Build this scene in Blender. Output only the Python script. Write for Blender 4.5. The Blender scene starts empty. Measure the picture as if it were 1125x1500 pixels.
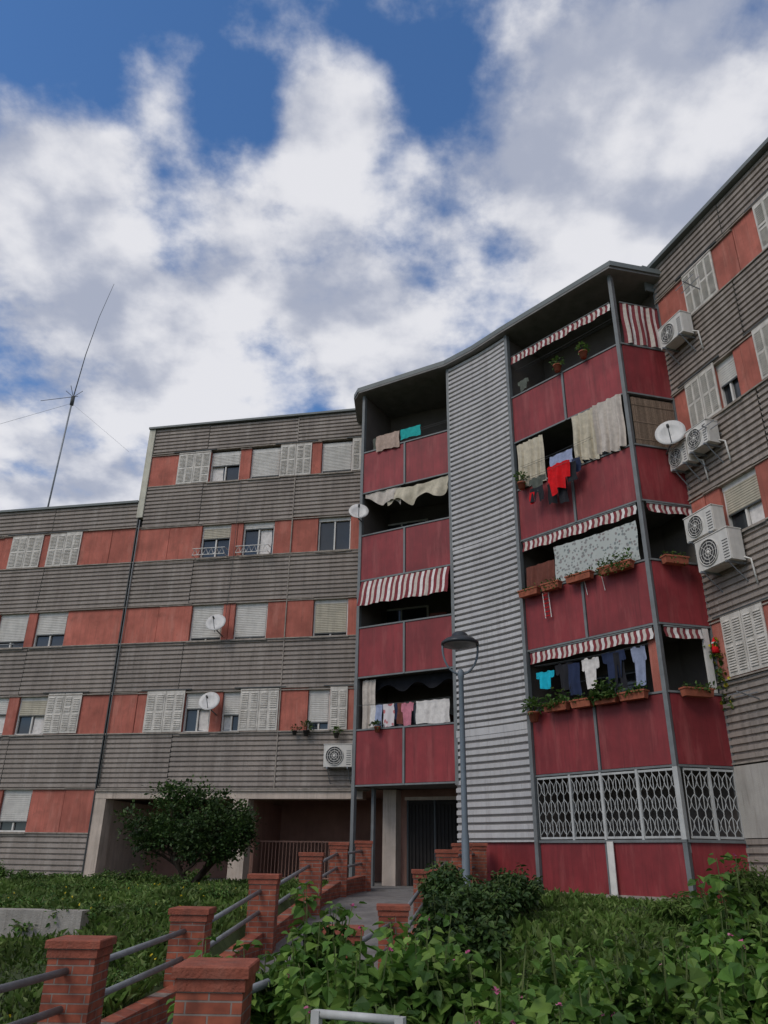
import bpy, math, random
import numpy as np
from mathutils import Vector, Matrix
random.seed(7); rng=np.random.default_rng(7)
sc=bpy.context.scene
sc.view_settings.view_transform='Standard'; sc.view_settings.look='None'; sc.view_settings.exposure=0
R=math.radians
# ------------------------------------------------------------ materials
def nt(name):
    m=bpy.data.materials.new(name); m.use_nodes=True
    return m,m.node_tree,m.node_tree.nodes['Principled BSDF']
def lnk(t,a,b): t.links.new(a,b)
def mat(name,col,rough=.8,var=.18,scale=2.5,streak=0.0,bump=0.0,bscale=60,metal=0,spec=.3,dirt=(.12,.10,.08),isl=0,light=None,blot=0,fine=0):
    m,t,b=nt(name)
    tc=t.nodes.new('ShaderNodeTexCoord')
    n=t.nodes.new('ShaderNodeTexNoise'); n.inputs['Scale'].default_value=scale; n.inputs['Detail'].default_value=6; n.inputs['Roughness'].default_value=.6
    lnk(t,tc.outputs['Object'],n.inputs['Vector'])
    mr=t.nodes.new('ShaderNodeMapRange'); mr.inputs[1].default_value=.3; mr.inputs[2].default_value=.7
    mr.inputs[3].default_value=1-var; mr.inputs[4].default_value=1+var*.6
    lnk(t,n.outputs['Fac'],mr.inputs[0]); fac=mr.outputs[0]
    if isl>0:
        g=t.nodes.new('ShaderNodeNewGeometry'); m3=t.nodes.new('ShaderNodeMapRange'); m3.inputs[3].default_value=1-isl; m3.inputs[4].default_value=1+isl*.7
        lnk(t,g.outputs['Random Per Island'],m3.inputs[0]); mu=t.nodes.new('ShaderNodeMath'); mu.operation='MULTIPLY'
        lnk(t,fac,mu.inputs[0]); lnk(t,m3.outputs[0],mu.inputs[1]); fac=mu.outputs[0]
    vm=t.nodes.new('ShaderNodeVectorMath'); vm.operation='SCALE'; vm.inputs[0].default_value=col
    lnk(t,fac,vm.inputs['Scale'])
    out=vm.outputs[0]
    def over(out,scl,nsc,lo,hi,amt,colr,off=(0,0,0)):
        mp=t.nodes.new('ShaderNodeMapping'); mp.inputs['Scale'].default_value=scl; mp.inputs['Location'].default_value=off
        lnk(t,tc.outputs['Object'],mp.inputs[0])
        n2=t.nodes.new('ShaderNodeTexNoise'); n2.inputs['Scale'].default_value=nsc; n2.inputs['Detail'].default_value=5; n2.inputs['Roughness'].default_value=.65
        lnk(t,mp.outputs[0],n2.inputs['Vector'])
        m2=t.nodes.new('ShaderNodeMapRange'); m2.inputs[1].default_value=lo; m2.inputs[2].default_value=hi; m2.inputs[4].default_value=amt
        lnk(t,n2.outputs['Fac'],m2.inputs[0])
        mx=t.nodes.new('ShaderNodeMix'); mx.data_type='RGBA'; mx.inputs[7].default_value=(*colr,1)
        lnk(t,m2.outputs[0],mx.inputs[0]); lnk(t,out,mx.inputs[6]); return mx.outputs[2]
    if streak>0: out=over(out,(5,5,.35),1.6,.46,.74,streak,dirt)
    if light: out=over(out,(3,3,.5),1.3,.52,.70,.55,light,(9,4,2))
    if blot>0: out=over(out,(1,1,1),3.4,.55,.64,blot,dirt,(3,8,1))
    if fine>0: out=over(out,(14,14,.7),1.6,.55,.72,fine,tuple(c*.7 for c in dirt),(2,5,7))
    lnk(t,out,b.inputs['Base Color'])
    b.inputs['Roughness'].default_value=rough; b.inputs['Metallic'].default_value=metal
    b.inputs['Specular IOR Level'].default_value=spec
    if bump>0:
        n3=t.nodes.new('ShaderNodeTexNoise'); n3.inputs['Scale'].default_value=bscale; n3.inputs['Detail'].default_value=3
        lnk(t,tc.outputs['Object'],n3.inputs['Vector'])
        bp=t.nodes.new('ShaderNodeBump'); bp.inputs['Strength'].default_value=bump; bp.inputs['Distance'].default_value=.02
        lnk(t,n3.outputs['Fac'],bp.inputs['Height']); lnk(t,bp.outputs[0],b.inputs['Normal'])
    return m
def leafmat(name,c1,c2,c3,trans=.3,rough=.55):
    m,t,b=nt(name)
    g=t.nodes.new('ShaderNodeNewGeometry')
    cr=t.nodes.new('ShaderNodeValToRGB'); e=cr.color_ramp.elements
    e[0].color=(*c1,1); e[1].color=(*c3,1); k=e.new(.5); k.color=(*c2,1)
    lnk(t,g.outputs['Random Per Island'],cr.inputs[0])
    tc=t.nodes.new('ShaderNodeTexCoord'); n=t.nodes.new('ShaderNodeTexNoise'); n.inputs['Scale'].default_value=1.1; n.inputs['Detail'].default_value=3
    lnk(t,tc.outputs['Object'],n.inputs['Vector'])
    mr=t.nodes.new('ShaderNodeMapRange'); mr.inputs[1].default_value=.35; mr.inputs[2].default_value=.65; mr.inputs[3].default_value=.6; mr.inputs[4].default_value=1.2
    lnk(t,n.outputs['Fac'],mr.inputs[0]); vm=t.nodes.new('ShaderNodeVectorMath'); vm.operation='SCALE'
    lnk(t,cr.outputs[0],vm.inputs[0]); lnk(t,mr.outputs[0],vm.inputs['Scale'])
    lnk(t,vm.outputs[0],b.inputs['Base Color']); b.inputs['Roughness'].default_value=rough
    b.inputs['Specular IOR Level'].default_value=.3
    tr=t.nodes.new('ShaderNodeBsdfTranslucent'); lnk(t,vm.outputs[0],tr.inputs[0])
    ms=t.nodes.new('ShaderNodeMixShader'); ms.inputs[0].default_value=trans
    lnk(t,b.outputs[0],ms.inputs[1]); lnk(t,tr.outputs[0],ms.inputs[2])
    lnk(t,ms.outputs[0],t.nodes['Material Output'].inputs[0])
    return m
def brickmat(name):
    m,t,b=nt(name)
    tc=t.nodes.new('ShaderNodeTexCoord'); sx=t.nodes.new('ShaderNodeSeparateXYZ'); lnk(t,tc.outputs['Object'],sx.inputs[0])
    ad=t.nodes.new('ShaderNodeMath'); lnk(t,sx.outputs[0],ad.inputs[0]); lnk(t,sx.outputs[1],ad.inputs[1])
    cb=t.nodes.new('ShaderNodeCombineXYZ'); lnk(t,ad.outputs[0],cb.inputs[0]); lnk(t,sx.outputs[2],cb.inputs[1])
    br=t.nodes.new('ShaderNodeTexBrick'); lnk(t,cb.outputs[0],br.inputs['Vector'])
    br.inputs['Color1'].default_value=(.33,.088,.045,1); br.inputs['Color2'].default_value=(.23,.055,.03,1)
    br.inputs['Mortar'].default_value=(.24,.19,.16,1); br.inputs['Scale'].default_value=1
    br.inputs['Mortar Size'].default_value=.0055; br.inputs['Brick Width'].default_value=.26; br.inputs['Row Height'].default_value=.065
    br.inputs['Mortar Smooth'].default_value=.2; br.inputs['Bias'].default_value=-.1
    n=t.nodes.new('ShaderNodeTexNoise'); n.inputs['Scale'].default_value=9; n.inputs['Detail'].default_value=6; lnk(t,tc.outputs['Object'],n.inputs['Vector'])
    mr=t.nodes.new('ShaderNodeMapRange'); mr.inputs[1].default_value=.3; mr.inputs[2].default_value=.7; mr.inputs[3].default_value=.55; mr.inputs[4].default_value=1.2
    lnk(t,n.outputs['Fac'],mr.inputs[0])
    vm=t.nodes.new('ShaderNodeVectorMath'); vm.operation='SCALE'; lnk(t,br.outputs['Color'],vm.inputs[0]); lnk(t,mr.outputs[0],vm.inputs['Scale'])
    lnk(t,vm.outputs[0],b.inputs['Base Color']); b.inputs['Roughness'].default_value=.85
    bp=t.nodes.new('ShaderNodeBump'); bp.inputs['Strength'].default_value=.9; bp.inputs['Distance'].default_value=.012; bp.invert=True
    lnk(t,br.outputs['Fac'],bp.inputs['Height']); lnk(t,bp.outputs[0],b.inputs['Normal'])
    return m
def spotmat(name,base,spot,scale,r_=.38):
    m,t,b=nt(name)
    tc=t.nodes.new('ShaderNodeTexCoord'); v=t.nodes.new('ShaderNodeTexVoronoi'); v.inputs['Scale'].default_value=scale
    n=t.nodes.new('ShaderNodeTexNoise'); n.inputs['Scale'].default_value=scale*.9; lnk(t,tc.outputs['Object'],n.inputs['Vector'])
    lnk(t,tc.outputs['Object'],v.inputs['Vector'])
    ad=t.nodes.new('ShaderNodeMath'); ad.operation='MULTIPLY_ADD'; ad.inputs[1].default_value=.6; lnk(t,n.outputs['Fac'],ad.inputs[0]); lnk(t,v.outputs['Distance'],ad.inputs[2])
    mr=t.nodes.new('ShaderNodeMapRange'); mr.inputs[1].default_value=r_+.22; mr.inputs[2].default_value=r_+.32; mr.inputs[3].default_value=.75; mr.inputs[4].default_value=0
    lnk(t,ad.outputs[0],mr.inputs[0])
    mh=t.nodes.new('ShaderNodeMix'); mh.data_type='RGBA'; mh.inputs[6].default_value=(*spot,1); mh.inputs[7].default_value=(spot[0]*2,spot[1]*.8,spot[2]*.8,1)
    lnk(t,v.outputs['Color'],mh.inputs[0])
    mx=t.nodes.new('ShaderNodeMix'); mx.data_type='RGBA'; mx.inputs[6].default_value=(*base,1)
    lnk(t,mr.outputs[0],mx.inputs[0]); lnk(t,mh.outputs[2],mx.inputs[7]); lnk(t,mx.outputs[2],b.inputs['Base Color'])
    b.inputs['Roughness'].default_value=.9; return m
M={}
M['corr']=mat('corrugated_taupe_metal',(.31,.262,.225),.65,.22,.7,.6,0,spec=.25,light=(.42,.37,.325),dirt=(.14,.115,.10),fine=.5)
M['strip']=mat('corrugated_white_metal',(.49,.475,.465),.5,.16,.7,.45,0,dirt=(.24,.22,.21),fine=.4)
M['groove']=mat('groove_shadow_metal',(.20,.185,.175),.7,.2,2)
M['red']=mat('terracotta_render',(.45,.138,.10),.9,.32,1.5,.5,.4,90,dirt=(.24,.09,.065),isl=.16,light=(.53,.23,.175),blot=.35,fine=.5)
M['crim']=mat('crimson_panel',(.25,.033,.037),.55,.32,1.2,.55,.0,dirt=(.13,.026,.026),spec=.3,isl=.12,light=(.34,.085,.08),fine=.55)
M['post']=mat('grey_painted_steel',(.17,.18,.18),.5,.2,4,.35,0,fine=.3)
M['postd']=mat('dark_steel',(.06,.065,.065),.6,.2,4)
M['roof']=mat('roof_metal',(.15,.165,.16),.5,.15,2,.2)
M['cream']=mat('cream_render',(.52,.43,.355),.9,.2,2,.5,.3,80,dirt=(.26,.21,.17),fine=.5)
M['greyw']=mat('pale_grey_render',(.42,.39,.35),.9,.2,2,.5,.3,80,dirt=(.24,.21,.18),fine=.5)
M['sill']=mat('concrete_sill',(.33,.285,.24),.9,.35,6,.4,.3,60)
M['white']=mat('white_paint',(.64,.61,.56),.6,.15,5,.3,dirt=(.3,.27,.23))
M['shut']=mat('cream_shutter_paint',(.58,.54,.48),.6,.22,6,.5,0,dirt=(.28,.25,.21),blot=.4)
M['roll']=mat('roller_slats',(.62,.59,.54),.6,.15,4,.3,dirt=(.3,.27,.23))
M['rollb']=mat('roller_slats_beige',(.50,.45,.35),.6,.15,4,.3)
M['glass']=mat('window_glass',(.03,.035,.04),.08,.1,3,spec=.6)
M['dark']=mat('dark_interior',(.03,.027,.025),.9,.2,3)
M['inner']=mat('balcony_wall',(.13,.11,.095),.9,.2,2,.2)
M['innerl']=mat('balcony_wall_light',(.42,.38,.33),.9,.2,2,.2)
M['pink']=mat('pink_render',(.33,.185,.14),.9,.25,1.5,.4,.3,80,dirt=(.20,.11,.08))
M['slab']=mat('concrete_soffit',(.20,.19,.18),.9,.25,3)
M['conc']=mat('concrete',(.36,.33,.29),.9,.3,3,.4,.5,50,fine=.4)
M['pave']=mat('paving_grey',(.19,.18,.17),.9,.3,4,0,.5,40,blot=.3)
M['galv']=mat('galvanised_steel',(.25,.265,.28),.5,.2,8,.3,metal=.3)
M['lampg']=mat('lamp_post_paint',(.14,.17,.195),.5,.12,6,.3)
M['lampd']=mat('lamp_dome_black',(.03,.035,.04),.35,.1,6)
M['acw']=mat('ac_plastic',(.62,.59,.54),.5,.1,6,.35,dirt=(.3,.27,.23))
M['acd']=mat('ac_dark_grille',(.05,.05,.05),.6,.1,6)
M['dish']=mat('dish_paint',(.60,.58,.55),.5,.1,6,.3)
M['brick']=brickmat('red_brick')
M['brickcap']=mat('brick_cap',(.28,.08,.048),.85,.35,8,.3,.5,50)
M['soil']=mat('soil',(.06,.045,.03),.95,.3,8)
M['bark']=mat('bark',(.07,.05,.035),.95,.3,12,0,.6,30)
M['pot']=mat('terracotta_pot',(.34,.10,.055),.8,.25,8)
M['potd']=mat('dark_pot',(.05,.045,.04),.7,.25,8)
M['grey_edge']=mat('cream_trim',(.55,.52,.42),.8,.15,4,.4)
M['groundmat']=mat('grassy_soil',(.055,.075,.028),.95,.4,1.2,0,.5,20)
cl={'cw':(.66,.62,.58),'cmar':(.20,.04,.045),'cbeige':(.52,.46,.35),'cteal':(.02,.34,.32),'ctan':(.42,.31,.25),'cpink':(.55,.20,.25),
 'cred':(.60,.008,.012),'cblack':(.018,.018,.022),'cblue':(.30,.34,.48),'ccyan':(.01,.40,.52),'cbrown':(.15,.05,.035),'cgrey':(.10,.11,.09),'cplaid':(.25,.28,.38),'cnavy':(.02,.03,.07),'cstr':(.52,.46,.40)}
for k,c in cl.items(): M[k]=mat('fabric_'+k[1:],c,.95,.22,9)
M['cflor']=spotmat('floral_fabric',(.42,.44,.41),(.10,.15,.15),13,.42)
M['cred2']=spotmat('red_floral_fabric',(.62,.56,.56),(.30,.02,.03),7)
M['bamboo']=mat('bamboo_reed',(.24,.17,.12),.9,.4,40,isl=.3)
M['leaf']=leafmat('shrub_leaf',(.042,.105,.016),(.09,.19,.028),(.20,.31,.06),.3)
M['leafd']=leafmat('tree_leaf',(.022,.05,.014),(.042,.085,.02),(.078,.13,.03),.2)
M['leafm']=leafmat('pot_leaf',(.045,.11,.02),(.09,.18,.035),(.17,.23,.06),.3)
M['grass']=leafmat('grass_blade',(.07,.125,.022),(.11,.19,.035),(.20,.26,.08),.3,.6)
M['yellow']=leafmat('yellow_petals',(.6,.45,.02),(.7,.55,.03),(.75,.6,.05),.2)
M['pinkf']=leafmat('pink_petals',(.5,.06,.2),(.55,.12,.26),(.65,.3,.38),.2)
M['galvw']=mat('grille_paint',(.46,.46,.44),.5,.15,6,.3)
M['stem']=mat('green_stem',(.12,.15,.05),.8,.2,8)
# ------------------------------------------------------------ mesh builder
class Fr:
    def __init__(s,p0,p1):
        s.o=Vector(p0); d=Vector(p1)-s.o; s.L=d.length; s.t=d/s.L; s.n=Vector((s.t.y,-s.t.x))
    def P(s,u,z,d=0):
        q=s.o+s.t*u+s.n*d; return (q.x,q.y,z)
    def Q(s,u,d=0):
        q=s.o+s.t*u+s.n*d; return (q.x,q.y)
class MB:
    def __init__(s): s.v=[];s.f=[];s.m=[];s.mats=[];s.sm=[]
    def mi(s,k):
        if k not in s.mats: s.mats.append(k)
        return s.mats.index(k)
    def face(s,idx,k,sm=False): s.f.append(idx); s.m.append(s.mi(k)); s.sm.append(sm)
    def add(s,vs): b=len(s.v); s.v.extend(vs); return b
    def hexa(s,c,k):
        i=s.add(c)
        for q in ((0,3,2,1),(4,5,6,7),(0,1,5,4),(1,2,6,5),(2,3,7,6),(3,0,4,7)): s.face(tuple(i+j for j in q),k)
    def box(s,F,u0,u1,z0,z1,d0,d1,k):
        s.hexa([F.P(u0,z0,d1),F.P(u1,z0,d1),F.P(u1,z0,d0),F.P(u0,z0,d0),F.P(u0,z1,d1),F.P(u1,z1,d1),F.P(u1,z1,d0),F.P(u0,z1,d0)],k)
    def prism(s,pts,z0,z1,k,ktop=None,kbot=None):
        n=len(pts); i=s.add([(x,y,z0) for x,y in pts]+[(x,y,z1) for x,y in pts])
        s.face(tuple(range(i+n-1,i-1,-1)),kbot or k); s.face(tuple(range(i+n,i+2*n)),ktop or k)
        for a in range(n): b=(a+1)%n; s.face((i+a,i+b,i+n+b,i+n+a),k)
    def tube(s,pts,rs,k,seg=8,cap=True):
        pts=[Vector(p) for p in pts]
        if not isinstance(rs,(list,tuple)): rs=[rs]*len(pts)
        base=None; rings=[]
        for j,p in enumerate(pts):
            d=(pts[min(j+1,len(pts)-1)]-pts[max(j-1,0)]).normalized()
            a=d.orthogonal().normalized() if base is None else (base-d*base.dot(d)).normalized()
            base=a; b=d.cross(a)
            rings.append(s.add([tuple(p+(a*math.cos(2*math.pi*q/seg)+b*math.sin(2*math.pi*q/seg))*rs[j]) for q in range(seg)]))
        for j in range(len(pts)-1):
            for q in range(seg):
                q2=(q+1)%seg; s.face((rings[j]+q,rings[j]+q2,rings[j+1]+q2,rings[j+1]+q),k,seg>5)
        if cap:
            s.face(tuple(rings[0]+q for q in range(seg-1,-1,-1)),k); s.face(tuple(rings[-1]+q for q in range(seg)),k)
    def lathe(s,c,ax,prof,k,seg=20):
        c=Vector(c); ax=Vector(ax).normalized(); a=ax.orthogonal().normalized(); b=ax.cross(a); rings=[]
        for h,r in prof:
            rings.append(s.add([tuple(c+ax*h+(a*math.cos(2*math.pi*q/seg)+b*math.sin(2*math.pi*q/seg))*r) for q in range(seg)]))
        for j in range(len(prof)-1):
            for q in range(seg):
                q2=(q+1)%seg; s.face((rings[j]+q,rings[j]+q2,rings[j+1]+q2,rings[j+1]+q),k,True)
    def corr(s,pts,z0,z1,k,d=.03,per=.15,dep=.035,kg=None):
        if isinstance(pts,tuple):
            F,u0,u1=pts; base=[(Vector(F.Q(u0)),F.n),(Vector(F.Q(u1)),F.n)]
        else:
            base=[]
            P=[Vector(p) for p in pts]
            for j,p in enumerate(P):
                t=(P[min(j+1,len(P)-1)]-P[max(j-1,0)]).normalized(); base.append((p,Vector((t.y,-t.x))))
        prof=[]; n=max(1,round((z1-z0)/per)); pr=(z1-z0)/n
        for i in range(n):
            zb=z0+i*pr
            prof+= [(zb,0),(zb+pr*.26,0),(zb+pr*.36,1),(zb+pr*.9,1)]
        prof.append((z1,0))
        cols=[]
        for p,nn in base:
            cols.append(s.add([(p.x+nn.x*(d+o*dep),p.y+nn.y*(d+o*dep),z) for z,o in prof]))
        m=len(prof)
        for j in range(len(cols)-1):
            for q in range(m-1): s.face((cols[j]+q,cols[j+1]+q,cols[j+1]+q+1,cols[j]+q+1),kg if (kg and q%4==0) else k)
    def cloth(s,F,u0,u1,zt,zb,d,ks,amp=.025,freq=22,stripe=0,hem=.02,dout=0,nu=None,nz=7,sag=0,shape=None):
        if isinstance(ks,str): ks=[ks]
        nu=nu or max(8,int(abs(u1-u0)/.022)); ph=random.random()*6
        if stripe: nu=max(1,round((u1-u0)/stripe))*3
        b=len(s.v)
        for i in range(nu+1):
            a=i/nu; u=u0+(u1-u0)*a
            t0,t1=(0,1) if shape is None else shape(a)
            for j in range(nz+1):
                q=t0+(t1-t0)*j/nz
                w=math.sin(freq*u+ph+.6*math.sin(3*u))+.6*math.sin(freq*1.63*u+ph*2+1.5*q)+.3*math.sin(freq*.4*u+4*q+ph)
                dd=d+dout*q+amp*w*(.3+.7*q)
                z=zt+(zb-zt)*q+hem*q*math.sin(7*u+ph)-sag*math.sin(math.pi*a)*(1-.3*q)-.012*abs(math.sin(12*u+ph))*(1-q)
                s.v.append(F.P(u+.012*math.sin(7*q+ph),z,dd))
        for i in range(nu):
            k=ks[(i//3)%len(ks)] if stripe else ks[0]
            for j in range(nz): s.face((b+i*(nz+1)+j,b+(i+1)*(nz+1)+j,b+(i+1)*(nz+1)+j+1,b+i*(nz+1)+j+1),k,not stripe)
    def build(s,name,parent=None,loc=None):
        me=bpy.data.meshes.new(name); me.from_pydata([tuple(v) for v in s.v],[],s.f)
        for k in s.mats: me.materials.append(M[k])
        me.polygons.foreach_set('material_index',s.m); me.polygons.foreach_set('use_smooth',s.sm); me.update()
        ob=bpy.data.objects.new(name,me); sc.collection.objects.link(ob)
        if parent: ob.parent=parent
        return ob
def empty(name):
    e=bpy.data.objects.new(name,None); sc.collection.objects.link(e); return e
def shirt(a):
    if a<.2: return (.03,.42-.5*abs(a-.1))
    if a>.8: return (.03,.42-.5*abs(a-.9))
    return (0 if abs(a-.5)>.12 else .05,1)
def trousers(a): return (0,1 if abs(a-.5)>.06 else .35)
def norm(a): return a/np.maximum(np.linalg.norm(a,axis=1,keepdims=True),1e-6)
def leafobj(name,P,D,L,k,wr=.42,parent=None,droop=.12,extra=None):
    P=np.asarray(P,float); D=norm(np.asarray(D,float)); L=np.asarray(L,float)[:,None]
    up=rng.normal(0,.45,P.shape); up[:,2]+=1
    S=norm(np.cross(D,up)); N=norm(np.cross(S,D))
    T=[(0,0,0),(.28,wr,.09),(.68,wr*.72,.04),(1,0,-droop),(.68,-wr*.72,.04),(.28,-wr,.09)]
    V=np.stack([P+L*(a*D+b*S+c*N) for a,b,c in T],1).reshape(-1,3)
    n=len(P); i=np.arange(n)*6
    Fc=np.concatenate([np.stack([i,i+1,i+2,i+3],1),np.stack([i,i+3,i+4,i+5],1)])
    me=bpy.data.meshes.new(name); me.from_pydata(V.tolist(),[],Fc.tolist()); me.materials.append(M[k]); me.update()
    ob=bpy.data.objects.new(name,me); sc.collection.objects.link(ob)
    if parent: ob.parent=parent
    return ob
# ------------------------------------------------------------ frames (metres, z up)
AB=Fr((-8.3,24.0),(-.86,22.5))
TL=Fr((-.66,20.8),(1.86,19.3)); TR=Fr((3.38,17.6),(5.58,15.1)); TF=Fr((5.58,15.1),(6.8,15.4))
TB=Fr((-.86,22.5),(2.83,20.93))
CC=Fr((6.78,15.42),(6.78+3.17,15.42-9.49))
G=.95; ST=2.75
bld=empty('apartment_building')
b=MB()
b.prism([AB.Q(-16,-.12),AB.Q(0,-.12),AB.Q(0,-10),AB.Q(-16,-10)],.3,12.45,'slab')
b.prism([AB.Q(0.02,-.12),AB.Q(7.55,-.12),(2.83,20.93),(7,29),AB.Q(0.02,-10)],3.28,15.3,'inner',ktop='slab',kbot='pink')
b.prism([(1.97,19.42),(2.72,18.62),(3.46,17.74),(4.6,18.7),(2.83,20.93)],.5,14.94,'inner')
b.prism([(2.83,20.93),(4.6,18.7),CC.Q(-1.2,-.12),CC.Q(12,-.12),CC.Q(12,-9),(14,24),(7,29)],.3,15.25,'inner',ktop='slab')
b.prism([TB.Q(1.3,-.02),TB.Q(4.0,-.02),(7,28.9),(3,30)],.5,3.27,'pink')
b.prism([AB.Q(.02,-3.2),AB.Q(9.5,-3.2),AB.Q(9.5,-4),AB.Q(.02,-4)],.5,3.27,'pink')
b.build('walls',bld)
rows=[4.9+ST*k for k in range(4)]; RH=1.17
b=MB(); r=MB(); w=MB(); sh=MB()
def sheets(F,u0,u1,z0,z1,cuts,k='corr'):
    cs=[u0]+[c for c in cuts if u0<c<u1]+[u1]
    for i in range(len(cs)-1):
        o=random.uniform(-.02,.02)
        b.corr((F,cs[i]+.012,cs[i+1]-.012),z0+o+.03,z1+o,k,d=.015+random.uniform(0,.012),per=.143,dep=.042)
    b.box(F,u0,u1,z0,z0+.03,-.12,.075,'sill')
    b.box(F,u0,u1,z0+.03,z1-.0,-.12,.005,'postd')
def window(F,u0,u1,z0,z1,roll=.6,rk='roll'):
    w.box(F,u0,u1,z0,z1,-.119,-.105,'glass')
    f=.045
    w.box(F,u0,u1,z0,z0+f,-.104,-.04,'white'); w.box(F,u0,u1,z1-f-.08,z1,-.104,-.03,'white')
    for u in (u0,(u0+u1)/2-f/2,u1-f): w.box(F,u,u+f,z0+f,z1-f-.08,-.104,-.045,'white')
    if roll>0:
        zr=z1-.12-(z1-z0-.16)*roll
        w.corr((F,u0+.05,u1-.05),zr,z1-.12,rk,d=-.042,per=.055,dep=.012)
        w.box(F,u0+.05,u1-.05,zr-.03,zr,-.044,-.028,'postd')
    if roll<.7 and random.random()<.7:
        s_=random.choice((0,1)); a=u0+.06 if s_ else (u0+u1)/2+.04
        w.cloth(F,a,a+(u1-u0)*.36,z1-.1,z0+.06,-.1045+.002,'cw',amp=.0005)
    w.box(F,u0-.05,u1+.05,z0-.05,z0,-.10,.11,'sill')
def shutter(F,u0,u1,z0,z1):
    z0+=.02;z1+=.06
    n=max(1,round((u1-u0)/.55)); W=(u1-u0)/n
    for i in range(n):
        a=u0+i*W+.006; c=a+W-.012; o=random.uniform(-.01,.01)
        sh.box(F,a,c,z0+o,z1+o,.06,.085,'shut')
        for (p,q) in ((a+.05,a+W*.42),(a+W*.55,c-.05)):
            zz=z0+.08
            while zz<z1-.1:
                if abs(zz-(z0+z1)/2)>.04 and random.random()>.01:
                    sh.hexa([F.P(p,zz,.102),F.P(q,zz,.102),F.P(q,zz+.008,.085),F.P(p,zz+.008,.085),F.P(p,zz+.012,.104),F.P(q,zz+.012,.104),F.P(q,zz+.038,.085),F.P(p,zz+.038,.085)],'shut')
                zz+=.052
    sh.box(F,u0-.2,u1+.2,z1+.015,z1+.045,.05,.10,'postd')
def row(F,ua,ub,z0,wins,shuts,breaks=()):
    z1=z0+RH
    ws=sorted(wins,key=lambda q:q[0]); u=ua
    segs=[]
    for q in ws:
        segs.append((u,q[0])); u=q[1]; window(F,q[0],q[1],z0+.0,z1,q[2],q[3] if len(q)>3 else 'roll')
    segs.append((u,ub))
    for a,c in segs:
        if c-a<.02: continue
        cs=[a]+[x for x in breaks if a+.1<x<c-.1]+[c]
        for i in range(len(cs)-1):
            o=random.choice((0,.03,.06))
            r.box(F,cs[i]+.008,cs[i+1]-.008,z0,z1+o,-.118,.03+random.uniform(0,.02),'red')
            r.box(F,cs[i]+.004,cs[i+1]-.004,z0-.001-.03,z0-.001,-.1,.085+random.uniform(0,.02),'sill')
            r.box(F,cs[i]+.0,cs[i+1]-.0,z1+o+.001,z1+o+.022,-.1,.095,'sill')
    r.box(F,ua,ub,z0+.01,z1-.01,-.12,-.119+.0005,'dark')
    for q in shuts: shutter(F,q[0],q[1],z0,z1)
BA=[-13,-10.5,-7.4,-5.0,-2.6]
row(AB,-16,-.01,2.14,[(-6.6,-5.5,.7),(-3.05,-2.08,.75),(-10,-9,.5)],[],BA+[-1.0])
row(AB,-16,-.01,rows[0],[(-4.5,-3.5,.4),(-3.13,-2.1,.45,'rollb'),(-8,-7,.5)],[(-2.12,-.95),(-5.7,-4.5)],BA)
row(AB,-16,-.01,rows[1],[(-4.5,-3.42,.8),(-3.1,-2.0,.62),(-8,-7,.5)],[],BA)
row(AB,-16,-.01,rows[2],[(-8,-7,.5)],[(-4.65,-3.45),(-3.2,-2.0)],BA+[-.9])
CA=[-12.5,-9.2,-6.1,-3.2]; CB=[2.2,5.45]
sheets(AB,-16,-.02,.6,2.11,CA)
for k in range(3): sheets(AB,-16,-.02,3.31+ST*k,rows[k]-.03,CA)
sheets(AB,-16,.0,rows[2]+RH+.08,12.55,CA)
row(AB,.02,8,rows[0],[(2.46,3.3,.35),(3.66,4.25,.55),(6.3,6.95,.8)],[(1.22,2.46),(4.22,5.42),(6.97,7.5)],[5.45,.9])
row(AB,.02,8,rows[1],[(2.33,3.38,.93),(3.78,4.84,.95),(6.32,7.4,.92,'rollb')],[],[1.2,3.6,5.45])
row(AB,.02,8,rows[2],[(2.35,3.36,.35,'rollb'),(3.79,4.85,.1),(6.33,7.4,.0)],[],[1.2,3.6,5.45])
row(AB,.15,8,rows[3],[(2.37,3.44,.4),(3.83,4.88,.92),(6.32,7.37,.92)],[(1.18,2.36),(4.88,5.98),(7.38,7.9)],[])
for k in range(4): sheets(AB,.02 if k<3 else .15,7.95,3.31+ST*k,rows[k]-.03,CB)
sheets(AB,.15,7.95,rows[3]+RH+.08,15.4,CB)
b.box(AB,-.08,.14,12.0,15.42,-.3,.10,'grey_edge')
b.box(AB,-16,-.09,12.56,12.64,-.4,.14,'roof'); b.box(AB,-.1,8.1,15.43,15.5,-.5,.16,'roof')
b.box(AB,-.03,-.0,.6,12.0,.0,.085,'postd'); b.box(AB,5.44,5.47,3.31,15.4,.0,.08,'sill')
b.tube([AB.P(.08,z_,.1) for z_ in (3.4,6,9,11.9)],.02,'post',6)
def cable(F,u0,u1,z,k='postd'):
    pts=[F.P(u0+(u1-u0)*i/14,z-.03*abs(math.sin(i*1.57)),.105) for i in range(15)]; b.tube(pts,.008,k,4,False)
cable(AB,-15,7.3,4.86); cable(AB,-15,7.3,7.60); cable(AB,.2,7.3,10.35,'sill'); cable(CC,0,11,4.84); cable(CC,0,11,7.6)
b.tube([AB.P(3.55,13.1,.1),AB.P(3.56,10.0,.1),AB.P(3.5,8.1,.1)],.008,'postd',4,False)
row(CC,-.0,12,rows[0],[(4.2,5.3,.6),(7.5,8.6,.5)],[(.38,1.5),(3,4.2)],[2.2])
row(CC,0,12,rows[1],[(.94,1.95,.55,'rollb'),(4.2,5.3,.6),(7.5,8.6,.5)],[],[.5,2.9])
row(CC,0,12,rows[2],[(1.4,1.98,.45),(4.2,5.3,.6),(7.5,8.6,.5)],[(.5,1.45),(2.6,3.6)],[2.2])
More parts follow.
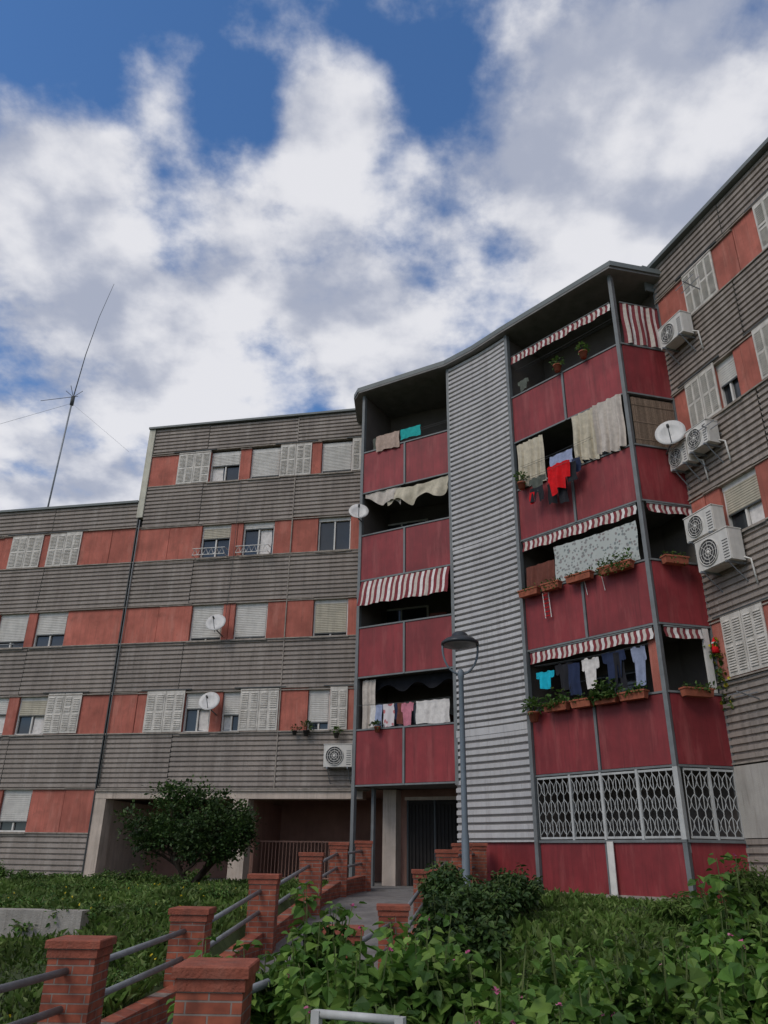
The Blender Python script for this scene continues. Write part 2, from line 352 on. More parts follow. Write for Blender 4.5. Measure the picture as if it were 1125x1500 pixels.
row(CC,0,12,rows[3],[(4.4,5.3,.6),(7.5,8.6,.5)],[(1.0,2.0),(3.3,4.4)],[2.65])
for k in range(4): sheets(CC,0,12,3.31+ST*k,rows[k]-.03,[2.4,5.5,8.6])
sheets(CC,0,12,rows[3]+RH+.08,15.35,[2.4,5.5,8.6])
sheets(CC,0,12,.5,2.0,[2.4,5.5,8.6])
b.box(CC,0.0,12,2.02,3.28,-.1,.06,'greyw')
b.box(CC,-.1,12,15.36,15.46,-.5,.2,'roof')
b.box(CC,-.02,.02,14.7,15.5,-.2,.3,'roof')
r.box(AB,0,8.0,3.06,3.30,-.45,.06,'cream'); r.box(AB,0,8.2,3.255,3.30,.06,.11,'sill')
for a,c in ((.0,.36),(4.28,4.72)): r.box(AB,a,c,G-.3,3.06,-.42,.05,'cream')
r.box(AB,0,.2,G-.3,3.06,-3.2,-.43,'cream')
r.box(AB,4.35,4.65,G-.3,3.06,-3.2,-.9,'pink')
for i in range(30):
    u=4.78+i*.105; r.box(AB,u,u+.02,G,G+1.02,-1.2,-1.18,'pink')
r.box(AB,4.72,8,G+1.02,G+1.06,-1.21,-1.17,'pink'); r.box(AB,4.72,8,G+.08,G+.11,-1.21,-1.17,'pink')
r.box(TB,1.18,1.55,G-.2,3.25,-.1,.35,'cream')
r.box(TB,1.75,3.3,G,3.0,-.02,.03,'dark')
for i in range(14): r.box(TB,1.86+i*.1,1.88+i*.1,G+.05,2.9,.05,.07,'dark')
r.box(TB,1.75,1.8,G,3.0,.03,.08,'postd'); r.box(TB,3.25,3.3,G,3.0,.03,.08,'postd'); r.box(TB,2.5,2.55,G,3.0,.03,.08,'postd')
r.box(TB,1.7,3.35,3.0,3.08,-.02,.1,'cream'); r.box(TB,3.45,3.75,2.2,2.5,-.02,.06,'galv')
b.build('corrugated_cladding',bld); r.build('rendered_panels',bld); w.build('windows',bld); sh.build('shutters',bld)
# tower
t=MB()
PAN0=3.26; PH=1.39
STR=[(1.86,19.3),(2.27,18.89),(2.66,18.49),(3.03,18.06),(3.38,17.6)]
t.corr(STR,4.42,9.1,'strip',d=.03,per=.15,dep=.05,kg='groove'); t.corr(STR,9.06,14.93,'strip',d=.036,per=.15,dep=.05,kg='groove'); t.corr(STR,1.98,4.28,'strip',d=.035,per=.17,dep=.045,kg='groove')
for i in range(4):
    F=Fr(STR[i],STR[i+1]); t.box(F,-.0,F.L,4.27,4.43,.0,.09,'strip'); t.box(F,0,F.L,.6,1.95,-.05,.03,'crim'); t.box(F,0,F.L,1.95,1.985,-.05,.09,'strip')
    t.box(F,0,F.L,1.9,14.9,-.08,.02,'postd')
t.box(TR,-.06,.03,.6,15,-.03,.1,'post'); t.box(TL,TL.L-.03,TL.L+.06,3.2,15,-.03,.1,'post')
bayL=[(-.66,20.8),(1.86,19.3),(1.97,19.42),(2.83,20.93),(-.86,22.55)]
bayR=[(3.38,17.6),(5.58,15.1),(6.78,15.4),CC.Q(-1.2,-.12),(4.6,18.7)]
for k in range(4):
    z=PAN0+ST*k
    for pts in (bayL,bayR):
        c=Vector((sum(p[0] for p in pts)/5,sum(p[1] for p in pts)/5)); q=[tuple(c+(Vector(p)-c)*.975) for p in pts]
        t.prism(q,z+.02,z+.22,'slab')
    for F,parts in ((TL,[0,.5,1]),(TR,[0,.5,1]),(TF,[0,1])):
        L=F.L
        for i in range(len(parts)-1):
            a=parts[i]*L; c=parts[i+1]*L
            t.box(F,a+.045,c-.045,z+.03,z+PH-.04,-.02,.02+random.uniform(0,.006),'crim')
            t.box(F,a+.0,c-.0,z+PH-.03,z+PH+.01,-.035,.045,'post'); t.box(F,a,c,z-.02,z+.02,-.035,.04,'post')
        for p in parts:
            if 0<p<1: t.box(F,p*L-.028,p*L+.028,z-.015,z+PH-.031,-.03,.05,'post')
for F,u in ((TL,.0),(TR,TR.L-.03),(TF,TF.L-.02)):
    t.box(F,u-.045,u+.045,.6 if F is not TL else G,15,-.07,.055,'post')
t.box(TL,.22,.30,G,3.24,-.6,-.5,'post')
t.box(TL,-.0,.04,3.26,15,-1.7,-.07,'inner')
t.box(TR,TR.L-.3,TR.L-.1,PAN0+PH+.02,PAN0+ST-.03,-.2,-.04,'red')
t.box(TF,.98,1.12,PAN0+PH+.02,PAN0+ST-.03,-.03,.03,'white')
BRK=Fr((4.6,18.7),CC.Q(-1.2,-.12))
for k in range(4):
    z=PAN0+ST*k+.22
    t.box(TB,.7,2.4,z,z+2.1,-.02,.03,'white'); t.box(TB,.76,1.53,z+.05,z+2.04,.03,.04,'glass'); t.box(TB,1.58,2.34,z+.05,z+2.04,.03,.04,'glass')
    t.box(BRK,.5,2.0,z,z+2.1,-.02,.03,'postd'); t.box(BRK,.56,1.22,z+.05,z+2.04,.03,.04,'glass'); t.box(BRK,1.28,1.94,z+.05,z+2.04,.03,.04,'glass')
rf=[(-.98,21.0),(-.85,20.62),(1.72,19.08),(2.45,18.35),(3.2,17.42),(5.46,14.82),(7.05,15.18),(7.0,16.9),(4.9,19.6),(3.2,21.6),(-.9,23)]
t.prism(rf,14.96,15.02,'slab')
t.prism([((x-3)*1.01+3,(y-19)*1.01+19) for x,y in rf],15.022,15.16,'roof')
L=TR.L
for a,c in ((0.04,1.62),(1.68,L-.06)): t.box(TR,a,c,.6,1.93,-.04,.02,'crim')
t.box(TF,.06,TF.L-.06,.6,1.93,-.04,.02,'crim')
t.box(TR,1.61,1.69,.6,1.93,-.04,.035,'post')
t.box(TR,-.02,L,1.93,1.98,-.06,.06,'post'); t.box(TF,0,TF.L,1.93,1.98,-.06,.06,'post')
t.box(TR,0,L,.9,1.02,.0,.05,'sill')
t.prism(bayR,1.75,1.92,'slab')
t.build('balcony_tower',bld)
g=MB()
def grille(F,u0,u1,z0,z1):
    g.box(F,u0,u1,z0,z0+.04,-.02,.03,'galvw'); g.box(F,u0,u1,z1-.04,z1,-.02,.03,'galvw')
    n=max(2,round((u1-u0)/.15)); W=(u1-u0)/n; H=(z1-z0-.08)/3
    for i in range(n+1):
        uu=u0+i*W; g.box(F,uu-.006,uu+.006,z0+.04,z1-.04,.012,.026,'galvw')
    for i in range(n):
        for j in range(3):
            a=u0+i*W; zz=z0+.04+j*H
            for (ua,ub,dd) in ((a,a+W,.0),(a+W,a,.011)):
                pts=[]
                for q in range(5):
                    s_=q/4; pts.append(F.P(ua+(ub-ua)*(s_+ .13*math.sin(2*math.pi*s_)),zz+H*(.1+.8*s_),dd))
                g.tube(pts,.008,'galvw',4,False)
for a,c in ((.06,.88),(.92,1.62),(1.68,2.45),(2.5,L-.08)): grille(TR,a,c,2.0,3.22)
for u in (.9,1.65,2.47): g.box(TR,u-.025,u+.025,1.98,3.24,-.03,.04,'galvw')
g.box(TR,L-.08,L+.02,1.98,3.24,-.06,.06,'galvw')
grille(TF,.1,.62,2.0,3.22); grille(TF,.66,TF.L-.08,2.0,3.22); g.box(TF,.62,.66,1.98,3.24,-.03,.04,'galvw')
g.build('security_grille',bld)
b=MB(); b.hexa([TR.P(1.72,.95,.14),TR.P(1.86,.95,.14),TR.P(1.86,.95,.12),TR.P(1.72,.95,.12),TR.P(1.69,1.95,.09),TR.P(1.83,1.95,.09),TR.P(1.83,1.95,.07),TR.P(1.69,1.95,.07)],'white'); b.build('white_board')
b=MB(); b.lathe((3.55,20.2,15.1),(0,0,1),[(0,.16),(1.35,.16),(1.36,.2),(1.42,.2),(1.43,.15),(1.5,.15),(1.51,.2),(1.57,.2),(1.58,.15),(1.65,.15),(1.66,.21),(1.74,.2),(1.76,0.01)],'galv'); b.build('roof_vent')
b=MB(); ax,ay=-12.95,27.0
b.tube([(ax,ay,12.4),(ax+.1,ay,18.8)],.035,'galv',6); b.tube([(ax+.1,ay,18.6),(ax+.25,ay,20.8),(ax+.5,ay,22.8),(ax+.85,ay,24.6)],[.025,.018,.012,.008],'postd',5)
b.tube([(ax-1.2,ay,18.5),(ax+.4,ay-.3,18.55)],.012,'postd',5)
b.lathe((ax+.1,ay,18.3),(0,0,1),[(0,.02),(.02,.08),(.4,.08),(.42,.02)],'postd',8)
for q in ((-.35,.0),(.35,.0),(0,.4),(0,-.4)): b.tube([(ax+.1,ay,18.7),(ax+.1+q[0],ay+q[1],19.0)],.012,'postd',5)
for e in ((ax-6,ay-2.0,14.5),(ax+3.6,ay-2.2,15.0)): b.tube([(ax+.1,ay,18.4),e],.006,'galv',4)
b.build('radio_antenna')
# ------------------------------------------------------------ balcony contents
def obj(name,fn):
    m=MB(); fn(m); return m.build(name)
zt=lambda k: PAN0+ST*k+PH
zc=lambda k: PAN0+ST*(k+1)
def awn(F,u0,u1,z0,z1,dout,st=.1,k=('cmar','cstr','cmar','cw'),amp=.014,freq=14):
    def f(m):
        m.cloth(F,u0,u1,z0,z1,.03,list(k),amp=amp,freq=freq,stripe=st,dout=dout,hem=.018,nz=6)
        m.tube([F.P(u0,z0,.03),F.P(u1,z0,.03)],.018,'post',6)
    obj('awning',f)
awn(TL,.08,TL.L-.08,zc(1)-.02,zc(1)-.8,.22,.085,amp=.02,freq=20)
LR=TR.L
awn(TR,.1,LR-.12,zc(3)-.08,zc(3)-.32,.0,.07)
awn(TR,.1,LR-.12,zc(1)-.05,zc(1)-.31,.03,.07)
awn(TR,.1,LR-.12,zc(0)-.05,zc(0)-.31,.03,.07)
awn(TF,.1,TF.L-.06,zc(1)-.05,zc(1)-.26,.02,.07); awn(TF,.1,TF.L-.3,zc(0)-.05,zc(0)-.28,.02,.07)
awn(TF,.12,TF.L-.1,zc(3)-.12,zt(3)+.02,.02,.08,amp=.03,freq=18)
def lines(m,F,u0,u1,z,d):
    for e in (0,.09): m.tube([F.P(u0,z,d+e),F.P((u0+u1)/2,z-.03,d+e),F.P(u1,z,d+e)],.004,'postd',4)
def f(m):
    lines(m,TL,.1,2.8,zt(3)+.5,-.3)
    m.cloth(TL,.5,1.3,zt(3)+.42,zt(3)+.0-.12,.08,'ctan',amp=.02); m.cloth(TL,1.32,2.0,zt(3)+.45,zt(3)+.1,.03,'cteal',amp=.012)
    m.cloth(TL,.28,.4,zt(3)+.5,zt(3)+.05,-.1,'cgrey',amp=.02)
obj('hanging_laundry',f)
def f(m):
    m.cloth(TL,.9,TL.L-.08,zc(2)-.04,zc(2)-.5,.02,'cbeige',amp=.055,freq=11,hem=.13,sag=.08,nz=10)
    m.cloth(TL,.12,1.3,zc(2)-.03,zc(2)-.5,-.0,'cstr',amp=.05,freq=14,hem=.12,nz=8,shape=lambda a:(0,.35+.9*a))
obj('draped_curtain',f)
def f(m):
    z=zt(0)
    lines(m,TL,.1,2.8,z+.62,.0)
    m.cloth(TL,.14,.55,zc(0)-.06,z-.02,-.08,'cstr',amp=.05,freq=40)
    for a,c,k,zz,sh_ in ((.45,.62,'cw',.05,None),(.62,.82,'cblue',.02,None),(.85,1.18,'cred2',.03,None),(1.2,1.28,'cnavy',.2,None),(1.28,1.45,'cbrown',.05,None),(1.4,1.75,'cpink',-.0,shirt),(1.82,2.75,'cw',.02,None)):
        m.cloth(TL,a,c,z+.6,z+zz,.03,k,amp=.02,shape=sh_)
    m.cloth(TL,.15,2.8,zc(0)-.0,zc(0)-.3,-.3,'cblack',amp=.02,freq=8,hem=.1)
obj('hanging_laundry',f)
def f(m):
    z=zt(3); lines(m,TR,.1,3.2,z+.9,-.2)
    m.cloth(TR,.25,.6,z+.42,z+.08,.0,'cgrey',amp=.03,shape=shirt)
obj('hanging_laundry',f)
def f(m):
    z=zt(2)
    m.cloth(TR,.12,.95,zc(2)-.12,z-.05,.07,'cbeige',amp=.055,freq=38,nz=9)
    m.cloth(TR,1.85,2.5,zc(2)-.04,z-.02,.09,'cbeige',amp=.06,freq=34,hem=.06,nz=9); m.cloth(TR,2.48,3.22,zc(2)-.0,z-.0,.10,'cstr',amp=.06,freq=30,hem=.05,nz=9)
obj('balcony_curtain',f)
def f(m):
    z=zt(2); lines(m,TR,.3,2.4,z+.5,.12); lines(m,TR,.4,2.2,z+.0,.32)
    m.cloth(TR,1.15,1.8,z+.48,z-.05,.12,'cblue',amp=.025)
    m.cloth(TR,.6,1.1,z-.0,z-.42,.3,'cgrey',amp=.03,shape=shirt); m.cloth(TR,.66,1.06,z-.3,z-.68,.34,'cblack',amp=.03,shape=trousers); m.cloth(TR,.64,.78,z-.4,z-.7,.36,'cred',amp=.02)
    m.cloth(TR,1.2,1.85,z+.08,z-.7,.38,'cred',amp=.045,hem=.05,freq=30,shape=lambda a:(.05*abs(a-.5),(.55 if a<.15 else (.9+.1*math.sin(9*a)) if a<.8 else .6))); m.cloth(TR,1.72,1.98,z+.02,z-.5,.3,'cblack',amp=.03)
    m.cloth(TR,1.1,1.65,z-.3,z-.88,.26,'cblack',amp=.03,hem=.05,shape=trousers); m.cloth(TR,1.85,2.08,z+.1,z-.25,.24,'cnavy',amp=.03)
obj('hanging_laundry',f)
def f(m):
    z=zt(1)
    m.cloth(TR,.12,.95,zc(1)-.72,z+.0-.1,.02,'cbrown',amp=.04,freq=24)
    m.cloth(TR,.98,3.15,zc(1)-.42,z+.02,.03,'cflor',amp=.022,freq=10,hem=.03,sag=.03)
obj('hung_bedsheet',f)
def f(m):
    z=zt(0); lines(m,TR,.2,3.1,z+.98,-.05)
    for a,c,z0,z1,k,s_ in ((.18,.68,.85,.45,'ccyan',shirt),(.72,1.2,.95,.35,'cblack',shirt),(1.05,1.35,.9,.2,'cnavy',None),(1.42,1.85,.95,.3,'cw',shirt),(1.95,2.5,1.0,.4,'cnavy',shirt),(2.15,2.45,.95,.2,'cblack',trousers),(2.65,2.98,1.0,.2,'cplaid',shirt)):
        m.cloth(TR,a,c,z+z0,z+z1,-.02,k,amp=.03,shape=s_)
obj('hanging_laundry',f)
def f(m):
    z=zt(2); n=60
    for i in range(n):
        u=.08+(TF.L-.16)*i/n; m.box(TF,u,u+.012,z+.0,zc(2)-.1+random.uniform(-.01,.01),.0,.012,'bamboo')
    for zz in (z+.15,z+.6,z+1.05): m.box(TF,.06,TF.L-.06,zz,zz+.02,.012,.02,'bamboo')
obj('bamboo_screen',f)
def ladder(m):
    z=zt(1)
    for e in (0,.16): m.tube([TR.P(.62+e,z-.15,.1),TR.P(.66+e,z-.75,.1)],.012,'cw',5)
    for i in range(6): m.tube([TR.P(.62+i*.006,z-.2-i*.1,.1),TR.P(.79+i*.006,z-.2-i*.1,.1)],.012,'cred',5)
    for u in (1.75,2.2): m.tube([TR.P(u,z-.1,.07),TR.P(u+.05,z-.45,.07)],.008,'cw',4)
obj('toy_rope_ladder',ladder)
def clutter(m):
    for k in range(4):
        z=PAN0+ST*k+.22
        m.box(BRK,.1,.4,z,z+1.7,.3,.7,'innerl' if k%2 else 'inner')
        m.box(TB,2.7,3.2,z,z+1.6,.3,.8,'cbrown')
        m.tube([BRK.P(.5,z+1.9,.6),BRK.P(2.2,z+1.9,.6)],.015,'galv',5)
obj('balcony_cupboards',clutter)
def flowerbox(F,u0,u1,z,d=.2,h=.16,leaf=.09,n=120,k='leafm',trail=.2,tall=.18,name='flower_box'):
    e=empty(name); m=MB(); w_=.09
    m.hexa([F.P(u0+.02,z-h,d+w_-.02),F.P(u1-.02,z-h,d+w_-.02),F.P(u1-.02,z-h,d-w_+.02),F.P(u0+.02,z-h,d-w_+.02),F.P(u0,z,d+w_),F.P(u1,z,d+w_),F.P(u1,z,d-w_),F.P(u0,z,d-w_)],'pot')
    m.box(F,u0-.012,u1+.012,z-.025,z+.006,d-w_-.012,d+w_+.012,'pot'); m.box(F,u0+.01,u1-.01,z+.007,z+.012,d-w_+.01,d+w_-.01,'soil')
    for u in (u0+.06,u1-.06): m.tube([F.P(u,z,.03),F.P(u,z-.1,.04),F.P(u,z-h-.01,d)],.008,'postd',4)
    m.build('trough',e)
    P=[];D=[]
    for i in range(n):
        u=random.uniform(u0,u1); a=random.random()
        if a<.65: zz=z+random.uniform(0,tall)*random.random()**.5; dd=d+random.uniform(-.1,.1)
        else: zz=z-random.uniform(0,trail); dd=d+w_+random.uniform(0,.06)
        P.append(F.P(u,zz,dd)); q=Vector((random.gauss(0,1),random.gauss(0,1),random.gauss(.2,.7))); D.append(tuple(q+Vector((F.n.x,F.n.y,0))*.6))
    leafobj('foliage',P,D,rng.uniform(.5,1.1,n)*leaf,k,.3,e)
z=zt(1)+.0
flowerbox(TR,.05,.6,z+.0,n=60,trail=.08,tall=.05,leaf=.07); flowerbox(TR,.72,1.2,z+.0,n=80,tall=.14,leaf=.07); flowerbox(TR,1.4,2.05,z+.02,n=40,trail=.08,tall=.08,leaf=.07); flowerbox(TR,2.25,3.05,z+.0,n=330,tall=.3,leaf=.075)
flowerbox(TF,.2,.75,z+.02,n=60,tall=.15,leaf=.07)
z=zt(0)+.04
flowerbox(TR,.55,1.15,z,n=70,tall=.35,leaf=.16,trail=.06); flowerbox(TR,1.25,1.75,z,n=50,tall=.12,leaf=.07,trail=.05); flowerbox(TR,1.8,2.35,z,n=200,tall=.4,leaf=.14,trail=.08); flowerbox(TR,2.42,3.0,z,n=110,tall=.2,leaf=.08,trail=.06)
flowerbox(TF,.2,.85,z,n=110,tall=.15,leaf=.08,trail=.06)
def pot(F,u,z,d,r=.1,n=60,leaf=.09,spread=.16,tall=.25,k='leafm',pk='pot'):
    e=empty('potted_plant'); m=MB(); x=F.P(u,z,d)
    m.lathe(x,(0,0,1),[(0,.001),(0,r*.7),(r*1.5,r),(r*1.5,r*1.1),(r*1.8,r*1.12),(r*1.8,r*.9),(r*1.6,.001)],pk,14); m.build('pot',e)
    P=[];D=[]
    for i in range(n):
        q=Vector((random.gauss(0,1),random.gauss(0,1),random.gauss(.5,.8))).normalized(); rr=random.random()**.5
        P.append((x[0]+q.x*spread*rr,x[1]+q.y*spread*rr,x[2]+r*1.7+tall*.4+q.z*tall*.6*rr)); D.append(tuple(q+Vector((0,0,-.2))))
    leafobj('foliage',P,D,rng.uniform(.6,1.1,n)*leaf,k,.3,e)
pot(TR,1.62,zt(3)-.0,.14,.1); pot(TR,2.4,zt(3)-.0,.14,.1)
pot(TR,.3,zt(2)-.12,.2,.1,80,tall=.3); pot(TR,.22,zt(0)-.28,.2,.12,180,.1,.22,.3)
pot(TL,.75,zt(0)-.12,.14,.08,60,tall=.12,k='leafd')
pot(AB,6.35,4.72,.2,.09,80,.09,.2,.25,'leafd','potd'); pot(AB,6.0,4.75,.2,.07,30,.08,.13,.15,'leafd','potd'); pot(AB,7.25,4.65,.25,.08,60,.08,.16,.14,'leafm','potd')
e=empty('climbing_plant'); m=MB()
pts=[TF.P(1.15,zt(0)+1.0,.1),TF.P(1.22,zt(0)+.6,.16),TF.P(1.28,zt(0)+.1,.2),TF.P(1.35,zt(0)-.3,.2)]; m.tube(pts,.012,'bark',5); m.build('stem',e)
P=[];D=[]
for i in range(260):
    a=random.random()**1.0; j=min(2,int(a*3)); q=Vector(pts[j]).lerp(Vector(pts[j+1]),a*3-j)
    P.append(tuple(q+Vector((random.gauss(0,.09),random.gauss(0,.08),random.gauss(0,.06))))); D.append((random.gauss(0,1),random.gauss(0,1),random.gauss(0,.8)))
leafobj('foliage',P,D,rng.uniform(.07,.13,260),'leafm',.35,e); leafobj('yellow_flowers',P[:70],D[:70],rng.uniform(.07,.12,70),'yellow',.4,e)
m=MB(); c=TF.P(1.12,zt(0)+.95,.16)
m.lathe(c,(0,0,1),[(-.16,.02),(-.15,.075),(-.04,.06),(-.03,.05),(.03,.055),(.04,.06),(.06,.05),(.16,.01)],'cred',10); m.lathe(c,(0,0,1),[(.03,.062),(.06,.062)],'cw',10); m.build('santa_ornament')
def dish(p,dirv,r,wall):
    m=MB(); c=Vector(p); d=Vector(dirv).normalized()
    m.lathe(c,d,[(-.25*r,.001),(-.22*r,.3*r),(-.12*r,.65*r),(.0,r),(.015,r),(-.1*r,.65*r),(-.2*r,.3*r),(-.235*r,.001)],'dish',24)
    f_=c+d*r*1.1+Vector((0,0,-.15*r)); m.tube([c+Vector((0,0,-r)),f_],.012,'galv',5); m.tube([f_,f_-d*.1],.03,'acd',8)
    m.tube([c-d*.25*r,Vector((c.x,c.y,c.z))-d*.12+Vector((0,0,-.15)),Vector(wall)],.02,'galv',6)
    m.build('satellite_dish')
for u,z_ in ((3.36,8.1),(3.42,5.72)): dish(AB.P(u,z_,.45),(-.1,-1,.45),.31,AB.P(u+.1,z_-.35,.0))
dish(TL.P(.12,10.8,.35),(.05,-1,.4),.29,TL.P(.03,10.6,.0)); dish(TF.P(.66,10.3,.45),(-.55,-1,.2),.33,TF.P(.8,10.0,.0))
def ac(F,u,z_,w_=.8,h=.56,dep=.3,d0=.14):
    m=MB(); d1=d0+dep; e=.025
    m.box(F,u,u+w_,z_,z_+h,d0,d1-e,'acw'); m.box(F,u+.01,u+w_-.01,z_+.01,z_+h-.01,d1-e,d1,'acw'); m.box(F,u-.01,u+w_+.01,z_+h,z_+h+.02,d0-.01,d1+.01,'acw')
    c=F.P(u+w_*.38,z_+h*.5,d1+.002); n=Vector((F.n.x,F.n.y,0)); R_=h*.42
    m.lathe(c,n,[(0,.001),(0.001,R_)],'acd',24); m.lathe(c,n,[(0,R_),(.02,R_*1.02),(.02,R_*.95),(0,R_*.95)],'acw',24)
    for q in (.25,.5,.75): m.lathe(c,n,[(.012,R_*q),(.018,R_*(q+.03)),(.012,R_*(q+.06))],'acw',20)
    m.lathe(c,n,[(.01,R_*.16),(.02,R_*.14),(.02,.001)],'acw',12)
    t3=Vector((F.t.x,F.t.y,0))
    for a in range(8):
        v=t3*math.cos(a*math.pi/4)+Vector((0,0,1))*math.sin(a*math.pi/4); m.tube([Vector(c)+n*.014+v*R_*.1,Vector(c)+n*.014+v*R_],.005,'acw',4)
    for i in range(6): m.box(F,u-.006,u,z_+.08+i*.07,z_+.1+i*.07,d0+.05,d1-.06,'acd')
    for i in range(7): m.box(F,u+w_*.8,u+w_-.04,z_+.06+i*.06,z_+.075+i*.06,d1,d1+.006,'acd')
    for uu in (u+.1,u+w_-.14): m.box(F,uu,uu+.04,z_-.04,z_,.03,d1+.05,'galv'); m.tube([F.P(uu+.02,z_-.4,.05),F.P(uu+.02,z_-.04,d1-.03)],.014,'galv',5)
    m.tube([F.P(u+w_-.05,z_+.1,d0+.05),F.P(u+w_+.1,z_+.0,.12),F.P(u+w_+.12,z_-.5,.09)],.02,'white',6)
    m.build('air_conditioner')
ac(CC,.35,12.6); ac(CC,.02,9.55,.6,.5,.28); ac(CC,.66,9.66,.66,.52,.3); ac(CC,.2,7.75,.85,.55); ac(CC,.45,7.0,.95,.66,.34); ac(AB,6.95,3.85,.82,.6)
b=MB()
for u0,u1 in ((2.25,3.35),(3.72,4.8)):
    for z_ in (rows[2]-.0,rows[2]+.22): b.tube([AB.P(u0,z_,.1),AB.P(u0,z_,.35),AB.P(u1,z_,.35),AB.P(u1,z_,.1)],.014,'white',5)
    for i in range(6):
        a=u0+(u1-u0)*i/6; c=u0+(u1-u0)*(i+1)/6; b.tube([AB.P(a,rows[2],.35),AB.P((a+c)/2,rows[2]+.22,.35),AB.P(c,rows[2],.35)],.01,'white',4)
b.build('window_railing')
b=MB()
for (u,z_) in ((1.5,13.6),(1.3,9.9),(1.0,4.4)):
    b.tube([CC.P(u,z_,.05),CC.P(u,z_+.1,.55)],.014,'galv',5); b.tube([CC.P(u-.3,z_+.08,.5),CC.P(u+.3,z_+.08,.5)],.01,'galv',5); b.tube([CC.P(u-.3,z_+.05,.35),CC.P(u+.3,z_+.05,.35)],.01,'galv',5)
b.tube([AB.P(-4.6,rows[1]+.05,.1),AB.P(-4.6,rows[1]+.0,.5),AB.P(-3.4,rows[1]+.0,.5),AB.P(-3.4,rows[1]+.05,.1)],.014,'galv',5)
b.build('clothes_rack')
m=MB(); lx,ly,lz=1.6,15.5,.9
m.lathe((lx,ly,lz-.1),(0,0,1),[(0,.11),(.35,.11),(.42,.075),(1.2,.072),(1.25,.06),(4.1,.05),(4.15,.065),(4.25,.065),(4.3,.03)],'lampg',16)
for s_ in (-1,1):
    pts=[(lx,ly,5.0)]
    for i in range(9):
        a=i/8; pts.append((lx+s_*.36*math.sin(a*math.pi/2*1.1),ly,5.0+.62*(1-math.cos(a*math.pi/2))))
    m.tube(pts[1:],.022,'lampg',8)
m.lathe((lx,ly,5.6),(0,0,1),[(.0,.33),(.0,.39),(.05,.385),(.12,.30),(.17,.18),(.22,.16),(.27,.10),(.29,.001)],'lampd',24)
m.lathe((lx,ly,5.6),(0,0,1),[(.0,.33),(-.02,.22),(-.06,.16),(-.09,.001)],'galv',20)
m.build('street_lamp')
# ------------------------------------------------------------ terrain
def ss(a,b_,x): q=np.clip((x-a)/(b_-a),0,1); return q*q*(3-2*q)
XL=lambda y:-2.45+(y-7.3)*.155
XR=lambda y:-.95+(y-5.3)*.205
WZ=lambda y:np.interp(y,[8.3,16.5,20],[0.02,.86,.93])
def H(x,y):
    b_=.93*ss(5.5,14.5,y)
    fill=ss(11.0,11.35,y)*(1-ss(-4.2,-3.5,x)); b_=b_*(1-fill)+np.maximum(b_,.86)*fill
    b_=b_+.04*np.sin(x*1.3+y*.7)*np.sin(y*.9)*ss(3,6,np.abs(y-25))
    ins=((x>XL(y)-.1)&(x<XR(y)+.1)&(y<19.5)); b_=np.where(ins,np.minimum(b_,WZ(y))-.12,b_)
    return np.where(y>19.3,np.minimum(b_,.92),b_)
xs=np.concatenate([np.linspace(-400,-16,10),np.arange(-15,15,.25),np.linspace(15.5,400,10)])
ys=np.concatenate([np.linspace(-300,-4,10),np.arange(-3,26,.25),np.linspace(27,500,10)])
X,Y=np.meshgrid(xs,ys); Z=H(X,Y); V=np.stack([X,Y,Z],-1).reshape(-1,3); nx=len(xs); ny=len(ys)
Fc=[(j*nx+i,j*nx+i+1,(j+1)*nx+i+1,(j+1)*nx+i) for j in range(ny-1) for i in range(nx-1)]
me=bpy.data.meshes.new('ground'); me.from_pydata(V.tolist(),[],Fc); me.materials.append(M['groundmat']); me.polygons.foreach_set('use_smooth',[True]*len(Fc))
o=bpy.data.objects.new('ground',me); sc.collection.objects.link(o)
m=MB(); yy=list(np.linspace(1,19.6,30))
for i in range(29):
    y0,y1=yy[i],yy[i+1]; z0,z1=float(WZ(y0)),float(WZ(y1))
    m.hexa([(XL(y0),y0,z0-.3),(XR(y0),y0,z0-.3),(XR(y1),y1,z1-.3),(XL(y1),y1,z1-.3),(XL(y0),y0,z0),(XR(y0),y0,z0),(XR(y1),y1,z1),(XL(y1),y1,z1)],'pave')
m.build('paved_path')
m=MB(); m.prism([AB.Q(0,.4),AB.Q(7.0,.4),(-.9,19.4),(1.85,18.95),(3.2,20.3),(3.2,26),AB.Q(8,-4),AB.Q(0,-4)],.6,.955,'pave'); m.build('entrance_pavement')
m=MB(); m.hexa([(-11,11.0,.2),(-3.75,11.0,.2),(-3.75,11.3,.2),(-11,11.3,.2),(-11,11.0,.96),(-3.75,11.0,.93),(-3.75,11.3,.93),(-11,11.3,.96)],'conc'); m.build('concrete_retaining_wall')
